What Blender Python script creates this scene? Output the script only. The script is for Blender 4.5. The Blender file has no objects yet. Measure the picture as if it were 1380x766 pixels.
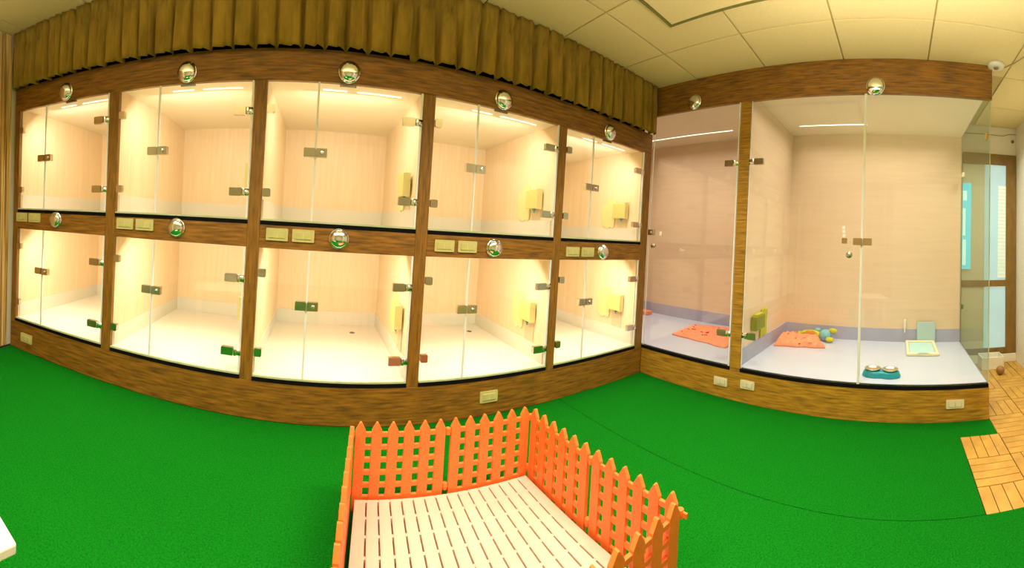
import bpy, math, random
from mathutils import Matrix, Vector, noise
C = bpy.context.collection
sc = bpy.context.scene
R = math.radians
random.seed(7)

# ------------------------------------------------------------------ camera
cd = bpy.data.cameras.new('camera')
cam = bpy.data.objects.new('camera', cd)
C.objects.link(cam)
cd.type = 'PANO'
cd.panorama_type = 'CENTRAL_CYLINDRICAL'
cd.central_cylindrical_range_u_min = R(-80.117)
cd.central_cylindrical_range_u_max = R(78.938)
cd.central_cylindrical_range_v_min = -0.92089
cd.central_cylindrical_range_v_max = 0.62001
cd.central_cylindrical_radius = 1.0
_r = (0.85836, -0.50925, 0.06230)
_u = (-0.05904, 0.02258, 0.99800)
_f = (0.50964, 0.86032, 0.01068)
cam.matrix_world = Matrix(((_r[0], _u[0], -_f[0], -2.47977), (_r[1], _u[1], -_f[1], -2.0),
                           (_r[2], _u[2], -_f[2], 1.12734), (0, 0, 0, 1)))
sc.camera = cam

# ------------------------------------------------------------------ world, exposure, room lights
w = bpy.data.worlds.new('world')
sc.world = w
w.use_nodes = True
w.node_tree.nodes['Background'].inputs[0].default_value = (1.0, 0.85, 0.6, 1)
w.node_tree.nodes['Background'].inputs[1].default_value = 0.02
sc.view_settings.view_transform = 'Standard'
sc.view_settings.look = 'None'
sc.view_settings.gamma = 1.0
sc.view_settings.exposure = 0.25


def area(name, loc, sx, sy, power, col, rot=(0, 0, 0)):
    d = bpy.data.lights.new(name, 'AREA')
    d.shape = 'RECTANGLE'
    d.size = sx
    d.size_y = sy
    d.energy = power
    d.color = col
    o = bpy.data.objects.new(name, d)
    o.location = loc
    o.rotation_euler = rot
    C.objects.link(o)
    return o


ROOM = (1.0, 0.92, 0.76)
for loc, sx, sy, p in (((-3.4, -1.35, 2.42), 1.1, 0.4, 30), ((-1.35, -1.3, 2.42), 1.1, 0.4, 32), ((-2.2, -3.3, 2.42), 1.1, 0.4, 12), ((0.45, -2.93, 2.42), 0.6, 0.25, 9)):  # last one added to brighten the dark corridor by the door
    area('ceiling_lamp', loc, sx, sy, p, ROOM).data.spread = R(124)
for loc, p in (((-3.4, -1.9, 1.95), 26), ((-1.6, -2.0, 1.95), 21)):  # unseen fill lights added to brighten the ceiling
    area('ceiling_fill', loc, 1.8, 1.3, p, ROOM, (math.pi, 0, 0))
CELL_W, CELL_COL = 5.2, (1.0, 0.885, 0.72)
RUN_W, RUN_COL = 14.0, (1.0, 0.90, 0.80)


# ------------------------------------------------------------------ materials
def mat(name, col, rough=0.6, metal=0.0, var=None, scale=8, stretch=(1, 1, 1), bump=0.0, detail=6,
        emit=None, spec=0.5, bscale=None, lo=0.35, hi=0.65, bdist=0.01):
    m = bpy.data.materials.new(name)
    m.use_nodes = True
    nt = m.node_tree
    b = nt.nodes['Principled BSDF']
    b.inputs['Base Color'].default_value = (*col, 1)
    b.inputs['Roughness'].default_value = rough
    b.inputs['Metallic'].default_value = metal
    b.inputs['Specular IOR Level'].default_value = spec
    if emit:
        b.inputs['Emission Color'].default_value = (*emit[0], 1)
        b.inputs['Emission Strength'].default_value = emit[1]
    if var or bump:
        tc = nt.nodes.new('ShaderNodeTexCoord')
        mp = nt.nodes.new('ShaderNodeMapping')
        mp.inputs['Scale'].default_value = stretch
        nt.links.new(tc.outputs['Object'], mp.inputs[0])
        nz = nt.nodes.new('ShaderNodeTexNoise')
        nz.inputs['Scale'].default_value = scale
        nz.inputs['Detail'].default_value = detail
        nz.inputs['Roughness'].default_value = 0.62
        nt.links.new(mp.outputs[0], nz.inputs['Vector'])
        if var:
            cr = nt.nodes.new('ShaderNodeValToRGB')
            cr.color_ramp.elements[0].position = lo
            cr.color_ramp.elements[1].position = hi
            cr.color_ramp.elements[0].color = (*var, 1)
            cr.color_ramp.elements[1].color = (*col, 1)
            nt.links.new(nz.outputs[0], cr.inputs[0])
            nt.links.new(cr.outputs[0], b.inputs['Base Color'])
        if bump:
            bp = nt.nodes.new('ShaderNodeBump')
            bp.inputs['Strength'].default_value = bump
            bp.inputs['Distance'].default_value = bdist
            src = nz
            if bscale:
                src = nt.nodes.new('ShaderNodeTexNoise')
                src.inputs['Scale'].default_value = bscale
                src.inputs['Detail'].default_value = 3
                nt.links.new(mp.outputs[0], src.inputs['Vector'])
            nt.links.new(src.outputs[0], bp.inputs['Height'])
            nt.links.new(bp.outputs[0], b.inputs['Normal'])
    return m


def glass_mat(name, tint, refl=1.0, haze=None):
    m = bpy.data.materials.new(name)
    m.use_nodes = True
    nt = m.node_tree
    nt.nodes.remove(nt.nodes['Principled BSDF'])
    out = nt.nodes['Material Output']
    t = nt.nodes.new('ShaderNodeBsdfTransparent')
    t.inputs[0].default_value = (*tint, 1)
    g = nt.nodes.new('ShaderNodeBsdfGlossy')
    g.inputs['Roughness'].default_value = 0.0
    # Schlick reflectance of one glass face, the same from either side
    ge = nt.nodes.new('ShaderNodeNewGeometry')
    dt = nt.nodes.new('ShaderNodeVectorMath')
    dt.operation = 'DOT_PRODUCT'
    nt.links.new(ge.outputs['Incoming'], dt.inputs[0])
    nt.links.new(ge.outputs['Normal'], dt.inputs[1])

    def math_node(op, a, b):
        n = nt.nodes.new('ShaderNodeMath')
        n.operation = op
        for i, q in enumerate((a, b)):
            if q is None:
                continue
            if isinstance(q, (int, float)):
                n.inputs[i].default_value = q
            else:
                nt.links.new(q, n.inputs[i])
        return n.outputs[0]
    c_ = math_node('ABSOLUTE', dt.outputs['Value'], None)
    k_ = math_node('POWER', math_node('SUBTRACT', 1.0, c_), 5.0)
    f_ = math_node('ADD', math_node('MULTIPLY', k_, 0.96), 0.04)
    mu = nt.nodes.new('ShaderNodeMath')
    mu.operation = 'MULTIPLY'
    mu.inputs[1].default_value = refl
    mx = nt.nodes.new('ShaderNodeMixShader')
    nt.links.new(f_, mu.inputs[0])
    nt.links.new(mu.outputs[0], mx.inputs[0])
    src = t
    if haze:
        d = nt.nodes.new('ShaderNodeBsdfDiffuse')
        d.inputs[0].default_value = (*haze[0], 1)
        m2 = nt.nodes.new('ShaderNodeMixShader')
        m2.inputs[0].default_value = haze[1]
        nt.links.new(t.outputs[0], m2.inputs[1])
        nt.links.new(d.outputs[0], m2.inputs[2])
        src = m2
    nt.links.new(src.outputs[0], mx.inputs[1])
    nt.links.new(g.outputs[0], mx.inputs[2])
    nt.links.new(mx.outputs[0], out.inputs[0])
    return m


M = {}
M['wood'] = mat('dark_wood', (0.36, 0.155, 0.012), 0.55, var=(0.12, 0.052, 0.004), scale=9, stretch=(0.7, 0.7, 8.0), bump=0.15, detail=10, lo=0.36, hi=0.64)
M['wood_post'] = mat('dark_wood_upright', (0.33, 0.15, 0.012), 0.55, var=(0.15, 0.065, 0.005), scale=9, stretch=(8.0, 8.0, 0.7), bump=0.15, detail=10)
M['wood_gold'] = mat('golden_wood', (0.52, 0.27, 0.022), 0.5, var=(0.20, 0.10, 0.009), scale=9, stretch=(0.7, 0.7, 8.0), bump=0.15, detail=10, lo=0.34, hi=0.62)
M['laminate'] = mat('cream_laminate', (0.90, 0.72, 0.47), 0.45, var=(0.85, 0.65, 0.41), scale=4, stretch=(10, 10, 0.5), detail=4)
M['run_panel'] = mat('peach_laminate', (0.82, 0.63, 0.44), 0.4, var=(0.78, 0.59, 0.40), scale=4, stretch=(0.6, 0.6, 8), detail=4)
M['cell_floor'] = mat('cream_vinyl', (0.86, 0.82, 0.72), 0.4, var=(0.82, 0.78, 0.68), scale=3)
M['skirt'] = mat('pale_grey_skirting', (0.78, 0.75, 0.64), 0.5, var=(0.75, 0.72, 0.61), scale=5)
M['run_floor'] = mat('pale_lilac_vinyl', (0.57, 0.60, 0.73), 0.3, var=(0.53, 0.57, 0.70), scale=3)
M['run_skirt'] = mat('lilac_grey_skirting', (0.44, 0.43, 0.58), 0.5, var=(0.40, 0.40, 0.54), scale=9)
M['white'] = mat('white_laminate', (0.90, 0.80, 0.62), 0.4, var=(0.87, 0.77, 0.58), scale=3)
M['black'] = mat('gap_shade_black', (0.006, 0.006, 0.005), 0.9, var=(0.003, 0.003, 0.003), scale=20, spec=0.1)  # near-black that paints the shade in the gap under the glass
M['glass'] = glass_mat('clear_glass', (0.975, 0.985, 0.975))
M['side_glass'] = glass_mat('greenish_glass', (0.90, 0.95, 0.89), 0.3)
M['glass_edge'] = mat('polished_glass_edge', (0.84, 0.86, 0.86), 0.25, var=(0.78, 0.82, 0.80), scale=10)
M['green_edge'] = mat('pale_green_glass_edge', (0.42, 0.52, 0.30), 0.2, var=(0.62, 0.66, 0.44), scale=6)
M['steel'] = mat('brushed_steel', (0.62, 0.58, 0.48), 0.22, 1.0, bump=0.03, scale=60, stretch=(1, 1, 8))
M['steel_dark'] = mat('dark_steel_joint', (0.12, 0.11, 0.08), 0.3, 1.0, bump=0.02, scale=40)
M['chrome'] = mat('polished_chrome', (0.93, 0.96, 1.0), 0.10, 1.0, bump=0.02, scale=9, bdist=0.004)
M['plate'] = mat('ivory_switch_plate', (0.60, 0.56, 0.22), 0.45, var=(0.55, 0.50, 0.19), scale=20)
M['plate_in'] = mat('ivory_switch_insert', (0.66, 0.62, 0.28), 0.4, var=(0.60, 0.56, 0.24), scale=20)
M['plate_w'] = mat('cream_socket_plate', (0.74, 0.70, 0.48), 0.45, var=(0.70, 0.65, 0.44), scale=20)
M['plate_wi'] = mat('cream_socket_insert', (0.62, 0.54, 0.34), 0.4, var=(0.58, 0.50, 0.3), scale=20)
M['led'] = mat('lit_led_strip', (1, 1, 1), 0.5, emit=((1.0, 0.93, 0.80), 1.3))
M['carpet'] = mat('green_carpet', (0.005, 0.225, 0.010), 0.95, var=(0.002, 0.105, 0.004), scale=150, bump=0.8, detail=3, spec=0.05, lo=0.3, hi=0.7)
M['seam'] = mat('dark_floor_base', (0.02, 0.05, 0.01), 0.9, var=(0.01, 0.03, 0.008), scale=30)
M['ceil'] = mat('cream_ceiling_tile', (0.88, 0.70, 0.35), 0.9, var=(0.84, 0.67, 0.33), scale=60, bump=0.05, spec=0.1)
M['grid'] = mat('ceiling_grid_metal', (0.62, 0.48, 0.16), 0.6, var=(0.55, 0.43, 0.14), scale=20)
M['cass_gap'] = mat('olive_panel_frame', (0.24, 0.20, 0.035), 0.6, var=(0.18, 0.17, 0.03), scale=20)
M['wall'] = mat('cream_wall_paint', (0.84, 0.76, 0.62), 0.8, var=(0.81, 0.73, 0.59), scale=3, bump=0.03)
M['wall_white'] = mat('white_wall_paint', (0.86, 0.80, 0.68), 0.8, var=(0.83, 0.77, 0.65), scale=3, bump=0.03)
M['blind'] = mat('golden_striped_fabric', (0.90, 0.62, 0.24), 0.8, var=(0.30, 0.16, 0.03), scale=10, stretch=(1, 12, 0.1), bump=0.3, detail=5, lo=0.40, hi=0.60)
M['curtain'] = mat('olive_brown_curtain', (0.36, 0.225, 0.028), 0.85, var=(0.22, 0.14, 0.016), scale=7, stretch=(2, 2, 0.6), bump=0.25, bscale=60, spec=0.15, bdist=0.004)
M['void'] = mat('painted_recess_shade', (0.01, 0.008, 0.004), 1.0, var=(0.006, 0.005, 0.003), scale=5, spec=0)
M['deck'] = mat('golden_deck_wood', (0.62, 0.35, 0.06), 0.45, var=(0.44, 0.23, 0.035), scale=7, bump=0.1, detail=8)
M['orange'] = mat('orange_plastic', (0.95, 0.20, 0.035), 0.38, var=(0.90, 0.17, 0.028), scale=12, bump=0.02)
M['grate'] = mat('cream_plastic_grate', (0.68, 0.51, 0.39), 0.4, var=(0.64, 0.47, 0.35), scale=5, bump=0.02)
M['grate_base'] = mat('tan_slot_fill', (0.50, 0.33, 0.20), 0.6, var=(0.45, 0.29, 0.17), scale=8)
M['coral'] = mat('coral_fleece', (0.95, 0.36, 0.20), 0.9, var=(0.90, 0.29, 0.15), scale=20, bump=0.4, bscale=90, spec=0.1)
M['coral_print'] = mat('dark_coral_print', (0.45, 0.05, 0.02), 0.9, var=(0.55, 0.08, 0.03), scale=20, spec=0.1)
M['disp_plate'] = mat('pale_yellow_plate', (0.84, 0.74, 0.34), 0.5, var=(0.80, 0.70, 0.30), scale=10)
M['disp_box'] = mat('yellow_housing', (0.76, 0.62, 0.20), 0.5, var=(0.72, 0.58, 0.18), scale=10)
M['disp_strip'] = mat('beige_strip', (0.74, 0.58, 0.36), 0.5, var=(0.72, 0.56, 0.34), scale=10)
M['disp_green'] = mat('lime_yellow_plate', (0.52, 0.50, 0.03), 0.5, var=(0.46, 0.45, 0.03), scale=10)
M['disp_olive'] = mat('olive_housing', (0.26, 0.27, 0.02), 0.5, var=(0.22, 0.23, 0.02), scale=10)
M['teal'] = mat('teal_plastic', (0.02, 0.32, 0.40), 0.3, var=(0.02, 0.28, 0.36), scale=8)
M['teal_metal'] = mat('teal_nozzle', (0.05, 0.35, 0.35), 0.3, 0.5, bump=0.02)
M['bowl'] = mat('steel_bowl', (0.75, 0.68, 0.55), 0.2, 1.0, bump=0.03, scale=30)
M['tray'] = mat('cream_tray_plastic', (0.88, 0.78, 0.52), 0.4, var=(0.85, 0.75, 0.5), scale=8)
M['pad'] = mat('pale_blue_pad', (0.50, 0.74, 0.70), 0.8, var=(0.45, 0.70, 0.68), scale=30)
M['refl_patch'] = glass_mat('pale_blue_reflection', (0.55, 0.72, 0.74), 1.0, ((0.62, 0.80, 0.82), 0.75))
M['plush_y'] = mat('yellow_green_plush', (0.62, 0.60, 0.03), 0.9, var=(0.50, 0.52, 0.03), scale=60, bump=0.5)
M['plush_b'] = mat('light_blue_plush', (0.22, 0.55, 0.62), 0.9, var=(0.18, 0.48, 0.56), scale=60, bump=0.5)
M['plush_o'] = mat('tan_plush', (0.55, 0.24, 0.03), 0.9, var=(0.45, 0.19, 0.03), scale=60, bump=0.5)
M['door'] = mat('brown_door_frame', (0.28, 0.15, 0.03), 0.5, var=(0.20, 0.12, 0.02), scale=6, stretch=(4, 4, 1), bump=0.1)
M['frost'] = mat('grey_frosted_panel', (0.62, 0.60, 0.44), 0.5, var=(0.58, 0.57, 0.42), scale=4)
M['pane_blue'] = mat('glowing_blue_glass', (0.25, 0.42, 0.45), 0.15, var=(0.2, 0.36, 0.4), scale=3, emit=((0.55, 0.70, 0.66), 0.5))  # emission makes the pane look backlit; no light stands behind it
M['slat'] = mat('pale_blind_slat', (0.72, 0.76, 0.66), 0.5, var=(0.68, 0.73, 0.62), scale=8, emit=((0.6, 0.75, 0.68), 0.25))  # slats carry a little emission to look lit
M['cyan'] = mat('glowing_cyan', (0.05, 0.4, 0.5), 0.4, emit=((0.12, 0.62, 0.75), 0.8))
M['cyan2'] = mat('glowing_pale_cyan', (0.4, 0.6, 0.6), 0.4, emit=((0.5, 0.85, 0.8), 0.8))
M['white_pl'] = mat('white_plastic', (0.84, 0.80, 0.70), 0.4, var=(0.80, 0.76, 0.66), scale=10)
M['cable'] = mat('grey_cable', (0.35, 0.28, 0.12), 0.6, bump=0.02)
M['hook'] = mat('brown_plastic', (0.32, 0.15, 0.04), 0.5, bump=0.02)
M['tag'] = mat('ochre_sticker', (0.50, 0.30, 0.05), 0.6, bump=0.02)
M['table'] = mat('off_white_tabletop', (0.84, 0.76, 0.62), 0.4, var=(0.80, 0.72, 0.58), scale=6)


# ------------------------------------------------------------------ mesh helpers
class MB:
    def __init__(s):
        s.v = []
        s.f = []

    def quadbox(s, p):                       # eight points: four of the bottom, four of the top
        n = len(s.v)
        s.v += [tuple(q) for q in p]
        for f in ((0, 3, 2, 1), (4, 5, 6, 7), (0, 1, 5, 4), (1, 2, 6, 5), (2, 3, 7, 6), (3, 0, 4, 7)):
            s.f.append(tuple(n + i for i in f))
        return s

    def box(s, x0, x1, y0, y1, z0, z1):
        x0, x1 = min(x0, x1), max(x0, x1)
        y0, y1 = min(y0, y1), max(y0, y1)
        z0, z1 = min(z0, z1), max(z0, z1)
        return s.quadbox([(x0, y0, z0), (x1, y0, z0), (x1, y1, z0), (x0, y1, z0),
                          (x0, y0, z1), (x1, y0, z1), (x1, y1, z1), (x0, y1, z1)])

    def prism(s, pts, a, b, axis='y'):       # pts in the plane across the axis, extruded a -> b
        def P(p, t):
            return {'y': (p[0], t, p[1]), 'z': (p[0], p[1], t), 'x': (t, p[0], p[1])}[axis]
        n = len(s.v)
        k = len(pts)
        s.v += [P(p, a) for p in pts] + [P(p, b) for p in pts]
        s.f.append(tuple(n + i for i in range(k)))
        s.f.append(tuple(n + k + i for i in reversed(range(k))))
        for i in range(k):
            j = (i + 1) % k
            s.f.append((n + j, n + i, n + k + i, n + k + j))
        return s

    def lathe(s, prof, seg=24, axis='y', c=(0, 0, 0)):   # profile of (radius, height along axis)
        n = len(s.v)
        for (r, h) in prof:
            for i in range(seg):
                a = 2 * math.pi * i / seg
                p = (r * math.cos(a), r * math.sin(a))
                q = {'y': (p[0], h, p[1]), 'z': (p[0], p[1], h), 'x': (h, p[0], p[1])}[axis]
                s.v.append((q[0] + c[0], q[1] + c[1], q[2] + c[2]))
        for j in range(len(prof) - 1):
            for i in range(seg):
                k = (i + 1) % seg
                s.f.append((n + j * seg + i, n + j * seg + k, n + (j + 1) * seg + k, n + (j + 1) * seg + i))
        s.f.append(tuple(n + i for i in reversed(range(seg))))
        s.f.append(tuple(n + (len(prof) - 1) * seg + i for i in range(seg)))
        return s

    def ball(s, c, r, seg=14, rings=8):
        if not hasattr(r, '__len__'):
            r = (r, r, r)
        n = len(s.v)
        for j in range(rings + 1):
            t = math.pi * j / rings
            for i in range(seg):
                a = 2 * math.pi * i / seg
                s.v.append((c[0] + r[0] * math.sin(t) * math.cos(a), c[1] + r[1] * math.sin(t) * math.sin(a), c[2] + r[2] * math.cos(t)))
        for j in range(rings):
            for i in range(seg):
                k = (i + 1) % seg
                s.f.append((n + j * seg + i, n + (j + 1) * seg + i, n + (j + 1) * seg + k, n + j * seg + k))
        return s

    def tube(s, pts, r, seg=8):
        n = len(s.v)
        pts = [Vector(p) for p in pts]
        for i, p in enumerate(pts):
            t = (pts[min(i + 1, len(pts) - 1)] - pts[max(i - 1, 0)]).normalized()
            a = t.cross(Vector((0, 0, 1)))
            if a.length < 1e-3:
                a = Vector((1, 0, 0))
            a.normalize()
            b = t.cross(a)
            for k in range(seg):
                q = p + a * r * math.cos(2 * math.pi * k / seg) + b * r * math.sin(2 * math.pi * k / seg)
                s.v.append(tuple(q))
        for i in range(len(pts) - 1):
            for k in range(seg):
                l = (k + 1) % seg
                s.f.append((n + i * seg + k, n + i * seg + l, n + (i + 1) * seg + l, n + (i + 1) * seg + k))
        s.f.append(tuple(n + k for k in reversed(range(seg))))
        s.f.append(tuple(n + (len(pts) - 1) * seg + k for k in range(seg)))
        return s

    def mesh(s, name, m, smooth=False):
        me = bpy.data.meshes.new(name)
        me.from_pydata(s.v, [], s.f)
        me.materials.append(m)
        me.update()
        if smooth:
            for p in me.polygons:
                p.use_smooth = True
        return me


def put(name, me, parent=None, mx=None, bevel=0.0):
    o = bpy.data.objects.new(name, me)
    C.objects.link(o)
    if parent is not None:
        o.parent = parent
    if mx is not None:
        o.matrix_basis = mx
    if bevel:
        md = o.modifiers.new('bevel', 'BEVEL')
        md.width = bevel
        md.segments = 2
        md.limit_method = 'ANGLE'
    return o


SPLIT = {'polished_edge', 'skirting', 'led_strip', 'panel_frame', 'frosted_panel', 'pane', 'pale_strip', 'tray_frame', 'code_strip', 'basin', 'jamb', 'wall_far'}


def part(name, mb, m, parent, smooth=False, bevel=0.0, label=None, mx=None):
    if name in SPLIT and len(mb.v) > 8 and len(mb.v) % 8 == 0 and len(mb.f) == len(mb.v) // 8 * 6:
        last = None
        for k in range(len(mb.v) // 8):
            q = MB()
            q.v = mb.v[k * 8:k * 8 + 8]
            q.f = [tuple(i - k * 8 for i in f) for f in mb.f[k * 6:k * 6 + 6]]
            last = put(name, q.mesh(name, M[m], smooth), parent, mx, bevel)
            if label:
                last['label'] = label
        return last
    o = put(name, mb.mesh(name, M[m], smooth), parent, mx, bevel)
    if label:
        o['label'] = label
    return o


def empty(name, label, cat, loc=(0, 0, 0), rz=0.0, group=None):
    o = bpy.data.objects.new(name, None)
    o.empty_display_size = 0.1
    C.objects.link(o)
    o.location = loc
    o.rotation_euler = (0, 0, rz)
    o['label'] = label
    o['category'] = cat
    if group:
        o['group'] = group
    return o


def tag(o, label, cat, group=None):
    o['label'] = label
    o['category'] = cat
    if group:
        o['group'] = group
    return o


def struct(name, mb, m, bevel=0.0):
    o = part(name, mb, m, None, bevel=bevel)
    o['kind'] = 'structure'
    return o


def T(x, y, z, rz=0.0):
    return Matrix.Translation((x, y, z)) @ Matrix.Rotation(rz, 4, 'Z')


B = MB
BROT = -math.pi / 2                         # local (u, v, z) of the right-hand run onto world (v, -u, z)
CEIL = 2.454
XW = -4.68                                  # left wall

# ------------------------------------------------------------------ setting
floor = struct('floor', B().box(XW, 2.0, -4.3, 1.35, -0.10, -0.012), 'seam')
# golden deck tiles, each of four slats, laid over the floor on the right
def deck_tile(x0, y0, along_x, k=0.243):
    root = put('deck_tile', B().box(0.002, k - 0.002, 0.002, k - 0.002, -0.012, -0.008).mesh('deck_tile', M['seam']), floor, T(x0, y0, 0))
    for i in range(4):
        a, b = i * k / 4 + 0.0022, (i + 1) * k / 4 - 0.0022
        z = -0.0015 + random.uniform(-0.0006, 0.0006)
        if along_x:
            part('slat', B().box(0.003, k - 0.003, a, b, -0.008, z), 'deck', root)
        else:
            part('slat', B().box(a, b, 0.003, k - 0.003, -0.008, z), 'deck', root)
for i in range(8):
    for j in range(4):
        x0 = -0.195 - 0.2435 * (i + 1) + 0.2435 * 0
        y0 = -2.403 - 0.2435 * (j + 1)
        deck_tile(x0, y0, (i + j) % 2 == 0)
for i in range(6):
    for j in range(3):
        x0 = -0.195 + 0.2435 * i
        y0 = -2.64 - 0.2435 * (j + 1)
        if x0 + 0.2435 < 1.27:
            deck_tile(x0, y0, (i + j) % 2 == 1)

# left wall with its fluted golden cover
wl = struct('wall_left', B().box(XW - 0.1, XW, -4.3, 1.3, 0, CEIL), 'wall')
mb = B()
n = 190
y = -0.03
while y > -1.9:
    wd = random.uniform(0.012, 0.022)
    dp = random.uniform(0.008, 0.020)
    pts = [(XW, y), (XW + dp * 0.7, y - wd * 0.15), (XW + dp, y - wd * 0.5), (XW + dp * 0.7, y - wd * 0.85), (XW, y - wd)]
    mb.prism(pts, 0.01, CEIL - 0.01, 'z')
    y -= wd + random.uniform(0.0, 0.004)
bl = part('vertical_ribbed_cover', mb, 'blind', wl)
bl['kind'] = 'stuff'

struct('wall_back', B().box(XW - 0.1, 2.1, -4.4, -4.3, 0, CEIL), 'wall')
struct('wall_rear', B().box(XW - 0.1, 2.1, 1.25, 1.35, 0, CEIL), 'wall')          # behind the kennels
struct('wall_right', B().box(-0.6, 1.24, -3.33, -3.23, 0, CEIL), 'wall_white')
wf = struct('wall_far', B().box(1.24, 1.34, -2.66, 1.25, 0, CEIL), 'wall_white')
part('wall_above_door', B().box(1.24, 1.34, -3.23, -2.66, 2.16, CEIL), 'wall_white', wf)
part('wall_below_door', B().box(1.24, 1.34, -3.23, -2.66, 0, 0.10), 'wall_white', wf)
struct('wall_near', B().box(-0.62, -0.6, -4.3, -3.33, 0, CEIL), 'wall')
struct('baseboard_far', B().box(1.215, 1.24, -3.228, -2.655, 0.0, 0.085), 'white_pl', bevel=0.003)

# ceiling: grid and tiles
ceil = struct('ceiling', B().box(XW - 0.1, 2.1, -4.4, 1.35, CEIL + 0.012, CEIL + 0.08), 'grid')
P_ = 0.587
g = 0.005
xs = [-0.44 - P_ * k for k in range(-3, 9)]
ys = [0.167 - P_ * k for k in range(-2, 8)]
tile_cache = {}
CX0, CX1, CY0, CY1 = -1.67, -0.705, -1.63, -0.662          # flush square panel
for x in xs:
    for yy in ys:
        a0, a1, b0, b1 = max(x - P_ + g, XW), min(x - g, 1.235), max(yy - P_ + g, -4.3), min(yy - g, 1.24)
        if a1 - a0 < 0.03 or b1 - b0 < 0.03 or b0 > 0.15:
            continue
        if a0 > 0.02 and b1 > -2.6:
            continue
        b1 = min(b1, 0.15)
        key = (round(a1 - a0, 3), round(b1 - b0, 3))
        if key not in tile_cache:
            tile_cache[key] = B().box(0, key[0], 0, key[1], 0, 0.012).mesh('ceiling_tile', M['ceil'])
        t = put('ceiling_tile', tile_cache[key], ceil, T(a0, b0, CEIL + random.uniform(0, 0.0012)), bevel=0.0015)
cas = empty('ceiling_panel', 'large flush square panel in the tiled ceiling outlined by a dark olive edge', 'ceiling panel', ((CX0 + CX1) / 2, (CY0 + CY1) / 2, CEIL - 0.02))
ox, oy = cas.location.x, cas.location.y
hx, hy = (CX1 - CX0) / 2, (CY1 - CY0) / 2
part('panel', B().box(-hx + 0.028, hx - 0.028, -hy + 0.028, hy - 0.028, 0.0, 0.0195), 'ceil', cas, bevel=0.004)
part('panel_frame', B().box(-hx, hx, hy - 0.026, hy, 0.006, 0.0195).box(-hx, hx, -hy, -hy + 0.026, 0.006, 0.0195)
     .box(-hx, -hx + 0.026, -hy + 0.026, hy - 0.026, 0.006, 0.0195).box(hx - 0.026, hx, -hy + 0.026, hy - 0.026, 0.006, 0.0195), 'cass_gap', cas)

# far doorway, seen beside and through the glass run
dr = struct('door_1', B().box(1.215, 1.262, -3.225, -3.115, 0.09, 2.155), 'door', bevel=0.003)
part('head_rail', B().box(1.215, 1.262, -3.115, -2.65, 2.04, 2.155), 'door', dr, bevel=0.003)
part('bottom_rail', B().box(1.215, 1.262, -3.115, -2.65, 0.09, 0.15), 'door', dr, bevel=0.003)
part('middle_rail', B().box(1.218, 1.255, -3.115, -2.65, 0.77, 0.835), 'door', dr)
part('frosted_panel', B().box(1.228, 1.238, -2.885, -2.65, 0.15, 0.77).box(1.228, 1.238, -2.885, -2.65, 0.835, 2.04), 'frost', dr)
part('pane', B().box(1.230, 1.236, -3.115, -2.885, 0.15, 0.77).box(1.230, 1.236, -3.115, -2.885, 0.835, 2.04), 'pane_blue', dr, label='light blue door pane')
for k in range(26):
    z = 0.86 + k * 0.037
    part('blind_slat', B().quadbox([(1.217, -3.113, z), (1.217, -3.03, z), (1.222, -3.03, z), (1.222, -3.113, z),
                                    (1.221, -3.113, z + 0.0345), (1.221, -3.03, z + 0.0345), (1.226, -3.03, z + 0.0345), (1.226, -3.113, z + 0.0345)]), 'slat', dr)
sg = empty('cyan_glow_strip', 'narrow glowing cyan and white strip seen through the side glass', 'glow strip', (1.222, -2.695, 0.95))  # glowing strip made up to show a cyan streak through the glass
part('cyan_board', B().box(-0.006, 0.006, -0.045, 0.045, 0, 0.88), 'cyan', sg)
part('pale_strip', B().box(-0.009, -0.006, 0.005, 0.04, 0.04, 0.30).box(-0.009, -0.006, 0.012, 0.04, 0.34, 0.62).box(-0.009, -0.006, 0.0, 0.04, 0.70, 0.80), 'cyan2', sg, label='paler strip set on the cyan board')

# ------------------------------------------------------------------ carpet (two joined widths)
cp = empty('carpet', 'bright green low-pile carpet laid over the whole play area', 'carpet', (-2.5, -1.5, 0))
mb = B()
def carpet_piece(x0, x1, y0, y1):
    part('carpet_width', B().box(x0 + 2.5, x1 + 2.5, y0 + 1.5, y1 + 1.5, -0.011, 0.0), 'carpet', cp, bevel=0.003)
carpet_piece(XW + 0.03, -0.8695, -4.28, 0.0)
mbc = B()
mbc.prism([(-0.868 + 2.5, -2.4 + 1.5), (-0.197 + 2.5, -2.4 + 1.5), (-0.197 + 2.5, -2.638 + 1.5), (0.21 + 2.5, -2.638 + 1.5), (0.0 + 2.5, -2.60 + 1.5), (-0.001 + 2.5, 1.5), (-0.868 + 2.5, 1.5)], -0.011, 0.0, 'z')
part('carpet_width', mbc, 'carpet', cp)

# ------------------------------------------------------------------ kennel frame along the rear wall
CELLS = [(-4.604, -3.782, -4.330), (-3.713, -2.869, -3.433), (-2.799, -1.937, -2.519), (-1.868, -0.9945, -1.597), (-0.931, -0.0897, -0.676)]
fr = empty('cabinet_facing', 'dark brown wood-grain face frame holding two rows of glass kennels', 'frame', (-2.33, 0, 0))
def fp(name, x0, x1, y0, y1, z0, z1, m='wood', bev=0.002, **k):
    return part(name, B().box(x0 + 2.33, x1 + 2.33, y0, y1, z0, z1), m, fr, bevel=bev, **k)
fp('plinth_board', XW + 0.025, -0.001, 0.0, 0.03, 0.0, 0.216)
fp('fascia_board', XW + 0.025, -0.001, 0.0, 0.03, 1.873, 2.045)
bounds = [(XW + 0.025, -4.604), (-3.782, -3.713), (-2.869, -2.799), (-1.937, -1.868), (-0.9945, -0.931), (-0.0897, -0.001)]
for a, b in bounds:
    fp('post', a, b, 0.0, 0.03, 0.217, 1.872, 'wood_post')
for (L, Rr, Mm) in CELLS:
    fp('rail', L + 0.0005, Rr - 0.0005, 0.0, 0.03, 0.959, 1.086)

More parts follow.
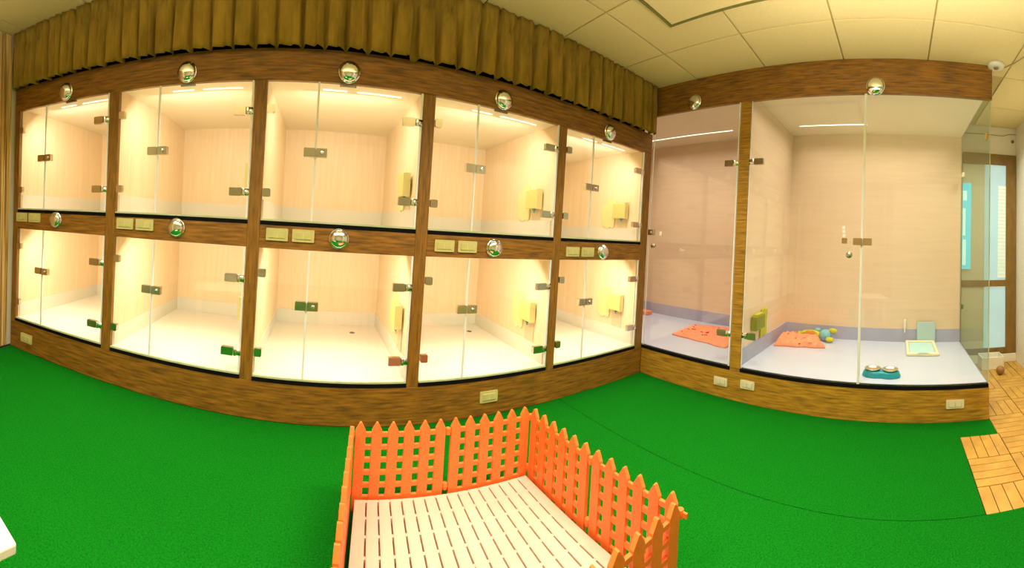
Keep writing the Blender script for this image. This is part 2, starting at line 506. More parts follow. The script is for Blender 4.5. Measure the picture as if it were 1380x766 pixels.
# ------------------------------------------------------------------ shared small meshes
def rrect(wd, ht, r, seg=4, cx=0, cz=0):
    pts = []
    for (sx, sz, a0) in ((1, -1, -90), (1, 1, 0), (-1, 1, 90), (-1, -1, 180)):
        for k in range(seg + 1):
            a = R(a0 + 90 * k / seg)
            pts.append((cx + sx * (wd / 2 - r) + r * math.cos(a), cz + sz * (ht / 2 - r) + r * math.sin(a)))
    return pts
me_clip = B().prism(rrect(0.042, 0.046, 0.008), -0.010, 0.014).mesh('clip', M['steel'])
me_hinge = B().prism(rrect(0.070, 0.046, 0.004, cx=-0.022), -0.012, 0.014).mesh('hinge', M['steel'])
me_knuckle = B().lathe([(0.009, -0.021), (0.010, -0.019), (0.010, 0.019), (0.009, 0.021)], 12, 'z', (0.024, -0.006, 0)).box(0.014, 0.055, -0.006, 0.001, -0.019, 0.019).mesh('knuckle', M['chrome'], True)
me_lockL = B().prism(rrect(0.060, 0.048, 0.004, cx=-0.033), -0.014, 0.016).mesh('lock_plate', M['steel'])
me_lockR = B().prism(rrect(0.060, 0.048, 0.004, cx=0.033), -0.014, 0.016).mesh('lock_plate', M['steel'])
me_key = B().lathe([(0.011, -0.014), (0.011, -0.019), (0.008, -0.021), (0.002, -0.021)], 14, 'y', (0.036, 0, 0)).mesh('keyhole', M['chrome'], True)
me_turn = B().box(0.028, 0.044, -0.026, -0.020, -0.004, 0.004).mesh('thumb_turn', M['steel_dark'])


def glass_door(root, u0, u1, z0, z1, hinge_side, hz, lock_u, lock_z, locks=True):
    """door pane with its hinges, edge seals and lock in the coordinates of root"""
    d = part('glass_door', B().box(u0, u1, 0.004, 0.012, z0, z1), 'glass', root)
    part('polished_edge', B().box(u0 - 0.0005, u0 + 0.0025, 0.003, 0.013, z0, z1).box(u1 - 0.010, u1 + 0.0005, 0.002, 0.014, z0, z1), 'glass_edge', d)
    s = 1 if hinge_side == 'R' else -1
    ue = u1 if s > 0 else u0
    for z in hz:
        mx = Matrix.Translation((ue - s * 0.052, 0.008 - 0.004, z)) @ (Matrix.Identity(4) if s > 0 else Matrix.Scale(-1, 4, (1, 0, 0)))
        h = put('hinge', me_hinge, d, mx)
        put('hinge_knuckle', me_knuckle, d, mx)
    return d


def kennel(name, label, cat, group, origin, rz, L, Rr, Mm, z0, z1, zceil, depth, mats, hz_r, hz_l, lock_z, back0=None, v0=0.032):
    """a closed cubicle: shell panels, skirting, floor, fixed pane, hinged door, LED strip.
    coordinates are relative to L along the face, floor z0"""
    root = empty(name, label, cat, origin, rz, group)
    W_ = Rr - L
    m_ = Mm - L
    H = z1 - z0
    Hc = zceil - z0
    t = 0.012
    a0 = back0 if back0 is not None else 0.0
    part('back_panel', B().box(a0 - t, W_ + t, depth, depth + t, 0, Hc), mats[0], root)
    part('side_panel', B().box(a0 - t, a0, v0, depth, 0, Hc), mats[0], root)
    part('side_panel', B().box(W_, W_ + t, v0, depth, 0, Hc), mats[0], root)
    part('top_panel', B().box(a0 - t, W_ + t, v0, depth + t, Hc, Hc + t), mats[3], root)
    part('floor_panel', B().box(a0 - t, W_ + t, v0, depth + t, -t, 0), mats[1], root)
    sk = 0.112
    part('skirting', B().box(a0, W_, depth - 0.006, depth, 0, sk).box(a0, a0 + 0.006, v0 + 0.01, depth - 0.006, 0, sk)
         .box(W_ - 0.006, W_, v0 + 0.01, depth - 0.006, 0, sk), mats[2], root)
    # sill: black strip painting the recess shade and pale glass rail
    part('shadow_gap', B().box(0.001, W_ - 0.001, -0.002, 0.030, -0.0245, -0.003), 'black', root)
    part('glass_channel', B().box(0.002, W_ - 0.002, 0.001, 0.016, -0.0025, 0.007), 'green_edge', root)
    # fixed pane on the left, hinged door on the right
    fx = part('fixed_pane', B().box(0.002, m_ - 0.003, 0.004, 0.012, 0, H), 'glass', root)
    part('polished_edge', B().box(m_ - 0.0055, m_ - 0.0025, 0.003, 0.013, 0, H), 'glass_edge', fx)
    for z in hz_l:
        put('clip', me_clip, fx, Matrix.Translation((0.026, 0.004, z - z0)))
    d = glass_door(root, m_ + 0.003, W_ - 0.004, 0, H, 'R', [z - z0 for z in hz_r], m_, lock_z - z0)
    lk = put('lock', me_lockR, d, Matrix.Translation((m_, 0.004, lock_z - z0)))
    put('keyhole', me_key, d, Matrix.Translation((m_, 0.004, lock_z - z0)))
    put('lock_strike', me_lockL, fx, Matrix.Translation((m_, 0.004, lock_z - z0)))
    # seal along the meeting edge, widened and pale to paint the edge reflection
    part('seal_strip', B().box(m_ - 0.005, m_ + 0.005, 0.0025, 0.0135, 0, H), 'glass_edge', root)
    return root, W_, H, Hc


where = ['leftmost, beside the ribbed golden wall', 'second from the left', 'middle, widest in view', 'second from the inner corner', 'at the inner corner']
for row, (z0, z1, zc) in enumerate(((1.112, 1.872, 1.885), (0.241, 0.957, 0.975))):
    for i, (L, Rr, Mm) in enumerate(CELLS):
        up = row == 0
        lab = ('upper row' if up else 'lower row') + ' glass-fronted kennel, ' + where[i] + ', lit cream inside'
        hz_r = (1.705, 1.26) if up else (0.78, 0.365)
        hz_l = (1.72, 1.262) if up else (0.82, 0.377)
        if i == 4:
            hz_r = (1.70, 1.25) if up else (0.80, 0.40)
        root, W_, H, Hc = kennel('kennel', lab, 'kennel', 'glass-fronted kennels in two rows', (L, 0, z0), 0, L, Rr, Mm, z0, z1, zc, 1.15,
                                 ('laminate', 'cell_floor', 'skirt', 'white'), hz_r, hz_l, 1.49 if up else 0.655)
        m_ = Mm - L
        # LED strips under the top panel, in two lengths
        part('led_strip', B().box(m_ + 0.02, m_ + 0.16, 0.147, 0.154, Hc - 0.005, Hc - 0.001)
             .box(m_ + 0.22, W_ - 0.10, 0.147, 0.154, Hc - 0.005, Hc - 0.001), 'led', root)
        if not up and i in (2, 3):
            part('drain_mark', B().lathe([(0.022, 0.0005), (0.020, 0.003)], 14, 'z', ((0.64, 0.72)[i - 2], 0.93, 0)), 'steel_dark', root)
        if up:
            dx = (-4.113, -3.264, -2.362, -1.44, -0.526)[i] - L
            part('dark_bar', B().box(dx - 0.045, dx + 0.045, 0.016, 0.028, H - 0.010, H - 0.003), 'steel_dark', root)  # thin dark bar at the top of the glass
        lt = area('kennel_lamp', (L + W_ / 2, 0.10, z0 + Hc - 0.075), W_ * 0.62, 0.10, CELL_W * (1.0 if up else 1.1), CELL_COL, (R(42), 0, 0))

# ------------------------------------------------------------------ dispensers on the right-hand side panels
def dispenser(cell, z, label, group='water dispensers in the kennels', big=1.0):
    L, Rr, Mm = CELLS[cell]
    r = empty('water_dispenser', label, 'water dispenser', (Rr - 0.0005, 0.30, z))
    r['group'] = group
    pts = [(0.16, -0.08), (0.17, -0.03), (0.175, 0.06), (0.165, 0.10), (0.125, 0.11), (0.11, 0.145), (0.085, 0.150), (0.065, 0.135), (0.045, 0.150),
           (0.02, 0.145), (0.01, 0.11), (0.01, -0.10), (0.03, -0.115), (0.06, -0.105), (0.09, -0.12), (0.13, -0.11)]
    part('wavy_plate', B().prism(pts, -0.001, -0.012, 'x'), 'disp_plate', r)  # flat plate with a wavy outline
    part('housing', B().box(-0.055, -0.013, -0.15, 0.0, -0.03, 0.105), 'disp_box', r, bevel=0.006)
    part('housing_lid', B().box(-0.060, -0.012, -0.156, -0.1505, -0.034, 0.110), 'disp_plate', r, bevel=0.002)
    part('nozzle', B().lathe([(0.014, -0.031), (0.013, -0.040), (0.006, -0.048), (0.005, -0.060)], 12, 'z', (-0.034, -0.09, 0)), 'teal_metal', r, True)
    part('lower_strip', B().box(-0.004, -0.001, -0.13, -0.02, -0.18 if z > 1 else -0.22, -0.032), 'disp_strip', r)  # flat beige strip below the housing
    return r
nm = ['', 'second from the left', 'middle', 'second from the inner corner', 'inner corner']
for i in (1, 2, 3, 4):
    dispenser(i, 1.335, 'pale yellow water dispenser inside the upper %s kennel' % nm[i])
    dispenser(i, 0.535, 'pale yellow water dispenser inside the lower %s kennel' % nm[i])

# ------------------------------------------------------------------ chrome domes
prof = [(0.0005, -0.040)] + [(0.053 * math.sin(R(a)), -0.012 - 0.028 * math.cos(R(a))) for a in range(8, 91, 6)] + [(0.054, -0.010), (0.058, -0.010), (0.060, -0.006), (0.060, 0.0)]
me_dome = B().lathe(prof, 32, 'y').mesh('dome_cap', M['chrome'], True)
me_ring = B().lathe([(0.058, -0.0105), (0.0625, -0.008), (0.0635, -0.0005)], 32, 'y').mesh('rim', M['chrome'], True)
def dome(loc, rz, label, s=1.0):
    r = empty('chrome_dome', label, 'dome', loc, rz, 'polished chrome domes on the wooden frames')
    put('dome_cap', me_dome, r, Matrix.Scale(s, 4))
for k, x in enumerate((-4.143, -3.264, -2.362, -1.44, -0.526)):
    dome((x, -0.0005, 1.932), 0, 'round chrome dome on the top board above the %s kennel' % ['leftmost', 'second-left', 'middle', 'fourth', 'inner corner'][k])
for k, (x, z) in enumerate(((-4.203, 1.043), (-3.288, 1.04), (-2.364, 1.033), (-1.44, 1.023), (-0.528, 1.019))):
    dome((x, -0.0005, z), 0, 'round chrome dome on the middle rail under the upper %s kennel' % ['leftmost', 'second-left', 'middle', 'fourth', 'inner corner'][k], 0.93)
dome((-0.0005, -0.419, 2.262), BROT, 'round chrome dome above the narrow inner-corner glass run')
dome((-0.0005, -1.823, 2.252), BROT, 'round chrome dome above the wide glass run at the right', 1.1)

# ------------------------------------------------------------------ switch plates and sockets
def plate_set(m1, m2):
    a = B().prism(rrect(0.120, 0.068, 0.005), -0.008, 0.0).mesh('plate', M[m1])
    b = B().prism(rrect(0.088, 0.040, 0.002), -0.0105, -0.008).mesh('insert', M[m2])
    c = B().box(-0.042, -0.004, -0.0125, -0.0105, -0.018, 0.018).mesh('rocker', M[m1])
    d = B().box(0.004, 0.040, -0.0125, -0.0105, -0.018, 0.018).mesh('rocker', M[m1])
    return a, b, c, d
SY, SW = plate_set('plate', 'plate_in'), plate_set('plate_w', 'plate_wi')
def plate(loc, rz, label, S=SY, name='switch_plate', cat='switch', group='switch plates on the middle rail', sx=1.0, sz=1.0):
    r = empty(name, label, cat, loc, rz, group)
    mx = Matrix.Diagonal((sx, 1, sz, 1))
    put('plate', S[0], r, mx)
    ins = put('insert', S[1], r, mx)
    put('rocker', S[2], ins)
    put('rocker', S[3], ins)
    return r
zz = (1.050, 1.045, 1.037, 1.025, 1.017)
lr = ((-4.551, -4.415), (-3.633, -3.495), (-2.701, -2.558), (-1.763, -1.619), (-0.824, -0.682))
kn = ('leftmost', 'second-left', 'middle', 'fourth', 'inner corner')
for i in range(5):
    for j in range(2):
        plate((lr[i][j], -0.0005, zz[i]), 0, 'ivory switch plate, %s of the pair above the lower %s kennel' % (('left', 'right')[j], kn[i]))
g2 = 'outlets on the plinth boards'
plate((-4.468, -0.0005, 0.106), 0, 'ivory outlet plate low on the plinth at the far left', name='outlet_plate', cat='outlet', group=g2)
plate((-1.415, -0.0005, 0.116), 0, 'ivory outlet plate on the plinth behind the orange playpen', name='outlet_plate', cat='outlet', group=g2)
plate((-0.0005, -0.766, 0.116), BROT, 'cream outlet plate on the right plinth, left of the wooden post', SW, 'outlet_plate', 'outlet', g2, 0.9, 0.85)
plate((-0.0005, -0.980, 0.132), BROT, 'cream outlet plate on the right plinth, just right of the wooden post', SW, 'outlet_plate', 'outlet', g2, 0.9, 0.85)
plate((-0.0005, -2.402, 0.118), BROT, 'blank cream outlet plate near the right end of the right plinth', SW, 'outlet_plate', 'outlet', g2, 1.0, 0.8)

# ------------------------------------------------------------------ curtain valance and the recess behind it
struct('recess_shade_backing_1', B().box(XW + 0.02, -0.005, 0.09, 0.11, 1.92, CEIL - 0.001).box(XW + 0.02, -0.005, 0.031, 0.09, 1.905, 1.92), 'void')  # near-black backing paints the shade behind the curtain hem
mb = B()
NZ = 12
us = []
u = XW + 0.03
pl = []
while u < -0.03:
    wd = random.uniform(0.105, 0.135)
    pl.append((u, wd, random.uniform(0.8, 1.15), random.uniform(0.58, 0.76)))
    u += wd
pl[-1] = (pl[-1][0], -0.02 - pl[-1][0], 1, .5)
cols_ = []
NP = 20
for (u0, wd, am, sp) in pl:
    ph = random.uniform(0, 9)
    for k in range(NP):
        cols_.append((u0, wd, k / NP, am, sp, ph))
for iz in range(NZ + 1):
    t = iz / NZ
    z = CEIL - 0.004 - t * (CEIL - 0.004 - 2.036)
    for (u0, wd, s, am, sp, ph) in cols_:
        # every pleat is a few flat facets with one deep crease; it is pinched below the heading and opens towards the hem
        rr = random.Random(int(u0 * 1000) + 5)
        k1, k2 = rr.uniform(0.08, 0.16), rr.uniform(0.50, 0.66)
        kp = [(0.0, -1.0), (k1, rr.uniform(0.6, 1.0)), (k2, rr.uniform(0.15, 0.7)), (k2 + 0.12, rr.uniform(0.7, 1.1)), (0.90, rr.uniform(-0.3, 0.5)), (1.0, -1.0)]
        f = 0
        for (sa, fa), (sb, fb) in zip(kp, kp[1:]):
            if sa <= s <= sb:
                f = fa + (fb - fa) * (s - sa) / (sb - sa)
        open_ = 0.55 + 0.45 * min(1.0, t / 0.7)
        pin = math.exp(-((t - 0.24) / 0.07) ** 2)
        yv = -0.036 - 0.034 * f * am * open_ * (1 - 0.4 * pin)
        yv += 0.010 * pin * math.cos(2 * math.pi * s * 3 + ph)
        xo = u0 + s * wd + 0.012 * (t - 0.3) * math.sin(ph) + 0.10 * wd * pin * math.sin(2 * math.pi * s)
        yv += 0.005 * noise.noise((xo * 12, t * 3, 3))
        zz_ = z + ((0.004 * noise.noise((u0 * 9, 0, ph)) + 0.003 * f) if iz == NZ else 0)
        mb.v.append((xo + 2.33, min(yv, -0.002), zz_ - 2.03))
nc = len(cols_)
for iz in range(NZ):
    for k in range(nc - 1):
        mb.f.append((iz * nc + k, (iz + 1) * nc + k, (iz + 1) * nc + k + 1, iz * nc + k + 1))
cu = empty('curtain_valance', 'long olive-brown pleated curtain valance hanging above the rear kennels', 'curtain', (-2.33, 0, 2.03))
cobj = part('pleated_cloth', mb, 'curtain', cu, True)
md = cobj.modifiers.new('solid', 'SOLIDIFY')
md.thickness = 0.002
part('heading_rail', B().box(XW + 0.03 + 2.33, -0.02 + 2.33, -0.012, 0.005, 0.395, 0.420), 'curtain', cu)

# ------------------------------------------------------------------ right-hand glass runs
rf = empty('run_surround', 'golden brown wood-grain frame and plinth of the tall glass runs', 'frame', (0, -1.3175, 0), BROT)
def rp(name, u0, u1, v0, v1, z0, z1, m='wood', bev=0.002):
    return part(name, B().box(u0 - 1.3175, u1 - 1.3175, v0, v1, z0, z1), m, rf, bevel=bev)
rp('plinth_board', 0.001, 2.635, 0.0, 0.03, 0.0, 0.211, 'wood_gold')
rp('plinth_end', 2.605, 2.635, 0.031, 1.20, 0.0, 0.211, 'wood_gold')
rp('fascia_board', 0.001, 2.640, 0.0, 0.03, 2.205, CEIL - 0.001)
rp('fascia_end', 2.610, 2.640, 0.031, 1.20, 2.305, CEIL - 0.001, 'wood')
rp('post', 0.833, 0.913, 0.0, 0.03, 0.212, 2.204, 'wood_gold')

mt = ('run_panel', 'run_floor', 'run_skirt', 'white')
# narrow run in the inner corner (the shell reaches on behind the corner)
def run_shell(root, a0, a1, depth, Hc, right_panel=True):
    t = 0.012
    part('back_panel', B().box(a0 - t, a1 + (t if right_panel else 0), depth, depth + t, 0, Hc), mt[0], root)
    part('side_panel', B().box(a0 - t, a0, 0.032, depth, 0, Hc), mt[0], root)
    if right_panel:
        part('side_panel', B().box(a1, a1 + t, 0.032, depth, 0, Hc), mt[0], root)
    part('top_panel', B().box(a0 - t, a1, 0.032, depth + t, Hc, Hc + t), mt[3], root)
    part('floor_panel', B().box(a0 - t, a1, 0.032, depth + t, -t, 0), mt[1], root)
    s = B().box(a0, a1, depth - 0.006, depth, 0, 0.125).box(a0, a0 + 0.006, 0.045, depth - 0.006, 0, 0.125)
    if right_panel:
        s.box(a1 - 0.006, a1, 0.045, depth - 0.006, 0, 0.125)
    part('skirting', s, mt[2], root)
ZR, HR, HC = 0.237, 2.204 - 0.237, 2.295 - 0.237
r0 = empty('glass_run', 'narrow tall glass run in the inner corner, dim pinkish inside', 'kennel', (0, 0, ZR), BROT, 'tall glass runs on the right')
run_shell(r0, -1.13, 0.855, 1.18, HC)
part('shadow_gap', B().box(0.002, 0.832, -0.002, 0.031, -0.0255, -0.003), 'black', r0)
d0 = glass_door(r0, 0.014, 0.826, 0, HR, 'R', [1.741 - ZR, 0.469 - ZR], 0, 0)
lk = put('lock', me_lockR, d0, Matrix.Translation((0.008, 0.004, 1.197 - ZR)))
put('keyhole', me_key, d0, Matrix.Translation((0.008, 0.004, 1.197 - ZR)))
part('door_knob', B().lathe([(0.012, 0.0), (0.012, -0.012), (0.020, -0.020), (0.022, -0.030), (0.016, -0.036), (0.002, -0.037)], 16, 'y', (0.085, 0.003, 1.083 - ZR)), 'steel', d0, True)
part('lock_button', B().prism(rrect(0.026, 0.034, 0.005, cx=0.145, cz=1.190 - ZR), -0.006, 0.003), 'chrome', d0)
part('led_strip', B().box(-0.71, 0.34, 0.857, 0.864, HC - 0.005, HC - 0.001), 'led', r0)
area('run_lamp', (0.55, 0.10, ZR + HC - 0.014), 1.0, 1.5, RUN_W * 0.85, RUN_COL).data.spread = R(122)

r1 = empty('glass_run', 'wide tall glass run with a glass right side, bright peach inside', 'kennel', (0, 0, ZR), BROT, 'tall glass runs on the right')
run_shell(r1, 0.893, 2.632, 1.18, HC, False)
part('shadow_gap', B().box(0.914, 2.630, -0.002, 0.031, -0.0255, -0.003), 'black', r1)
um = 1.762
d1 = glass_door(r1, 0.920, um - 0.003, 0, HR, 'L', [1.744 - ZR, 0.474 - ZR], um, 0)
put('lock', me_lockL, d1, Matrix.Translation((um, 0.004, 1.179 - ZR)))
part('door_knob', B().lathe([(0.012, 0.0), (0.012, -0.010), (0.021, -0.018), (0.022, -0.028), (0.016, -0.034), (0.002, -0.035)], 16, 'y', (1.677, 0.003, 1.087 - ZR)), 'steel', d1, True)
part('lock_button', B().prism(rrect(0.036, 0.038, 0.004, cx=1.640, cz=1.182 - ZR), -0.010, 0.003), 'steel', d1)
part('code_strip', B().prism(rrect(0.020, 0.022, 0.004, cx=1.636, cz=1.218 - ZR), -0.005, 0.003).prism(rrect(0.020, 0.022, 0.004, cx=1.634, cz=1.245 - ZR), -0.005, 0.003)
     .prism(rrect(0.020, 0.022, 0.004, cx=1.632, cz=1.272 - ZR), -0.005, 0.003), 'glass_edge', d1, label='three pale blue-white squares above the lock button')
fx = part('fixed_pane', B().box(um + 0.003, 2.629, 0.004, 0.012, 0, HR), 'glass', r1)
part('polished_edge', B().box(um + 0.003, um + 0.0045, 0.003, 0.013, 0, HR), 'glass_edge', fx)
put('lock_strike', me_lockR, fx, Matrix.Translation((um, 0.004, 1.179 - ZR)))
part('seal_strip', B().box(um - 0.0022, um + 0.0022, 0.003, 0.013, 0, HR), 'glass_edge', r1)
part('front_corner_edge', B().box(2.628, 2.633, 0.004, 0.012, 0, HR), 'green_edge', fx)
sgl = part('side_pane', B().box(2.624, 2.632, 0.014, 1.178, 0, HC - 0.001), 'side_glass', r1, label='greenish glass side pane of the run')
part('bracket', B().box(2.612, 2.640, 1.04, 1.11, 1.882 - ZR - 0.02, 1.882 - ZR + 0.02), 'tray', sgl)
part('bracket', B().box(2.612, 2.640, 1.04, 1.12, 0.36 - 0.02 + 0.0, 0.36 + 0.02), 'steel', sgl)
part('sticker', B().box(2.610, 2.622, 0.03, 0.075, 1.955 - ZR - 0.025, 1.955 - ZR + 0.025), 'tag', sgl)
part('led_strip', B().box(1.04, 1.69, 0.887, 0.894, HC - 0.005, HC - 0.001), 'led', r1)
area('run_lamp', (0.55, -1.75, ZR + HC - 0.014), 1.0, 1.5, RUN_W, RUN_COL).data.spread = R(122)

# dispenser on the left side panel of the wide run
dd = empty('water_dispenser', 'lime green water dispenser on the left side wall of the wide run', 'water dispenser', (0.35, -0.8945, 0.50))
dd['group'] = 'water dispensers in the kennels'
part('wavy_plate', B().prism([(0.06, -0.13), (0.10, -0.14), (0.14, -0.12), (0.18, -0.13), (0.21, -0.12), (0.20, -0.02), (0.22, 0.06), (0.20, 0.10), (0.17, 0.08), (0.14, 0.11), (0.10, 0.09), (0.08, 0.10)], -0.001, -0.012, 'y'), 'disp_green', dd)
part('housing', B().box(-0.13, 0.06, -0.05, -0.001, -0.04, 0.07), 'disp_olive', dd, bevel=0.005)
part('housing_lid', B().box(-0.09, 0.04, -0.040, -0.004, 0.071, 0.083), 'disp_green', dd, bevel=0.002)

# ------------------------------------------------------------------ things inside the runs
def blanket(name, label, corners, seed, amp, z0, thick, grp, prints=0, nx=34, ny=26):
    c00, c10, c11, c01 = [Vector((*c, 0)) for c in corners]
    ctr = (c00 + c10 + c11 + c01) / 4
    r = empty(name, label, 'blanket', (ctr.x, ctr.y, z0), 0, grp)
    mb = B()
    top = {}
    def hgt(s, t, p):
        e = min(s, 1 - s, t, 1 - t)
        rim = min(1, e * 14)
        a = noise.noise((p.x * 7 + seed, p.y * 7, seed)) + 0.6 * noise.noise((p.x * 17, p.y * 17 + seed, 2))
        rid = abs(noise.noise((p.x * 9 + seed, p.y * 5, 5)))
        return thick * (0.35 + 0.65 * rim) + amp * rim * (0.5 + a) + amp * 1.2 * rim * (0.35 - rid)
    for i in range(nx + 1):
        for j in range(ny + 1):
            s, t = i / nx, j / ny
            p = c00.lerp(c10, s).lerp(c01.lerp(c11, s), t)
            k = 0.03 * noise.noise((s * 4 + seed, t * 4, 7))
            p = p + Vector((k, -k, 0))
            mb.v.append((p.x - ctr.x, p.y - ctr.y, max(0.004, hgt(s, t, p))))
    n1 = len(mb.v)
    for i in range(nx + 1):
        for j in range(ny + 1):
            q = mb.v[i * (ny + 1) + j]
            mb.v.append((q[0], q[1], 0.001))
    for i in range(nx):
        for j in range(ny):
            a, b, c, d = i * (ny + 1) + j, (i + 1) * (ny + 1) + j, (i + 1) * (ny + 1) + j + 1, i * (ny + 1) + j + 1
            mb.f.append((a, b, c, d))
            mb.f.append((n1 + a, n1 + d, n1 + c, n1 + b))
    per = [i * (ny + 1) for i in range(nx + 1)] + [nx * (ny + 1) + j for j in range(1, ny + 1)] + [i * (ny + 1) + ny for i in range(nx - 1, -1, -1)] + [j for j in range(ny - 1, 0, -1)]
    for k in range(len(per)):
        a, b = per[k], per[(k + 1) % len(per)]
        mb.f.append((a, n1 + a, n1 + b, b))
    part('cloth', mb, 'coral', r, True)
    if prints:
        pm = B()
        for k in range(prints):
            i, j = random.randint(3, nx - 3), random.randint(3, ny - 3)
            q = mb.v[i * (ny + 1) + j]
            a = random.uniform(0, 3.1)
            l = random.uniform(0.012, 0.022)
            dx, dy = l * math.cos(a), l * math.sin(a)
            z = q[2] + 0.004
            pm.quadbox([(q[0] - dx - dy * .3, q[1] - dy + dx * .3, z - 0.003), (q[0] - dx + dy * .3, q[1] - dy - dx * .3, z - 0.003), (q[0] + dx + dy * .3, q[1] + dy - dx * .3, z - 0.003), (q[0] + dx - dy * .3, q[1] + dy + dx * .3, z - 0.003),
                        (q[0] - dx - dy * .3, q[1] - dy + dx * .3, z), (q[0] - dx + dy * .3, q[1] - dy - dx * .3, z), (q[0] + dx + dy * .3, q[1] + dy - dx * .3, z), (q[0] + dx - dy * .3, q[1] + dy + dx * .3, z)])
        part('print', pm, 'coral_print', r, label='dark red printed flecks')['kind'] = 'stuff'
    return r
blanket('blanket', 'coral blanket laid flat and smooth in the narrow run', [(0.47, 0.01), (0.95, 0.08), (1.12, -0.42), (0.395, -0.60)], 3.0, 0.004, ZR + 0.0005, 0.022, 'coral blankets', 16)
blanket('blanket', 'crumpled coral blanket in the wide run beside a plush toy', [(0.70, -0.93), (1.06, -0.93), (1.02, -1.25), (0.79, -1.38)], 9.0, 0.040, ZR + 0.0005, 0.034, 'coral blankets', 10, 60, 44)
oc = empty('folded_cloth', 'small folded bright orange cloth in the deep corner of the narrow run', 'cloth', (1.03, 0.80, ZR + 0.0005))
part('cloth_layer', B().box(-0.06, 0.06, -0.07, 0.07, 0, 0.022), 'coral', oc, bevel=0.008)
part('cloth_layer', B().box(-0.055, 0.055, -0.068, 0.066, 0.023, 0.045), 'coral', oc, bevel=0.008)

ty = empty('plush_toy', 'yellow-green plush toy with a light blue head lying behind the crumpled blanket', 'toy', (1.105, -1.18, ZR + 0.001))
bd = part('body', B().ball((-0.02, 0.0, 0.045), (0.06, 0.115, 0.043)), 'plush_y', ty, True)
part('belly_patch', B().ball((-0.05, 0.0, 0.05), (0.045, 0.075, 0.038)), 'plush_o', ty, True, label='tan belly patch')
hd = part('head', B().ball((-0.05, -0.145, 0.056), (0.055, 0.055, 0.055)), 'plush_b', ty, True, label='light blue head')
part('ear', B().ball((-0.02, -0.215, 0.095), (0.022, 0.045, 0.024)), 'plush_y', hd, True)
part('ear', B().ball((-0.10, -0.20, 0.028), (0.030, 0.040, 0.024)), 'plush_y', hd, True)
part('limb', B().ball((-0.04, 0.15, 0.03), (0.025, 0.075, 0.026)), 'plush_y', ty, True)
part('limb', B().ball((0.03, 0.13, 0.03), (0.022, 0.06, 0.024)), 'plush_y', ty, True)
part('limb', B().ball((-0.085, -0.05, 0.025), (0.035, 0.022, 0.022)), 'plush_y', ty, True)
part('limb', B().ball((0.02, -0.06, 0.085), (0.03, 0.03, 0.022)), 'plush_b', ty, True)

# double feeding bowl
db = empty('double_bowl', 'teal double feeding bowl with two steel dishes near the front glass', 'pet bowl', (0.185, -1.905, ZR + 0.0005), R(-90 - 4))
def blob(s, z):
    pts = []
    for k in range(40):
        a = 2 * math.pi * k / 40
        x = math.cos(a) * (0.130 * s)
        yv = math.sin(a)
        wv = 0.066 * s * (1 - 0.20 * math.exp(-(x / 0.035) ** 2))
        yy2 = wv * abs(yv) ** 0.75 * (1 if yv > 0 else -1)
        pts.append((x, yy2, z))
    return pts
mb = B()
rings = [blob(1.04, 0.0), blob(1.05, 0.010), blob(1.0, 0.026), blob(0.95, 0.037), blob(0.90, 0.040)]
for rg in rings:
    mb.v += rg
for j in range(4):
    for i in range(40):
        k = (i + 1) % 40
        mb.f.append((j * 40 + i, j * 40 + k, (j + 1) * 40 + k, (j + 1) * 40 + i))
mb.f.append(tuple(160 + i for i in range(40)))
mb.f.append(tuple(reversed(range(40))))
part('bowl_stand', mb, 'teal', db, True)
for sx in (-0.062, 0.062):
    part('dish', B().lathe([(0.050, 0.0405), (0.056, 0.052), (0.058, 0.0535), (0.056, 0.0545), (0.050, 0.050), (0.044, 0.0435), (0.036, 0.0415), (0.004, 0.041)], 28, 'z', (sx, 0, 0)), 'bowl', db, True)

# pee pad tray
tr = empty('pad_tray', 'cream plastic tray holding a pale blue pad on the run floor', 'tray', (0.915, -2.235, ZR + 0.0005), R(-90))
def frame4(w_, d_, b_, z0, z1):
    return B().box(-w_, w_, -d_, -d_ + b_, z0, z1).box(-w_, w_, d_ - b_, d_, z0, z1).box(-w_, -w_ + b_, -d_ + b_, d_ - b_, z0, z1).box(w_ - b_, w_, -d_ + b_, d_ - b_, z0, z1)
part('tray_frame', frame4(0.140, 0.230, 0.030, 0.0, 0.026), 'tray', tr, bevel=0.008)
part('pad', B().box(-0.108, 0.108, -0.198, 0.198, 0.002, 0.012), 'pad', tr)
part('latch', B().box(-0.045, 0.045, -0.233, -0.202, 0.0265, 0.031), 'pad', tr)
cdp = tag(part('blue_reflection', B().box(1.150, 1.156, -2.385, -2.205, ZR + 0.001, ZR + 0.20), 'refl_patch', None, bevel=0.002), 'pale blue translucent patch added for a reflection at the back wall behind the tray', 'reflection patch')  # translucent patch put in place of a reflection
nz = tag(part('wall_nozzle', B().box(1.150, 1.173, -2.10, -2.075, 0.375, 0.455).lathe([(0.008, 0.330), (0.010, 0.375)], 10, 'z', (1.16, -2.0875, 0)), 'white_pl', None, bevel=0.002), 'small white drinking nozzle on the back wall left of the blue patch', 'nozzle')

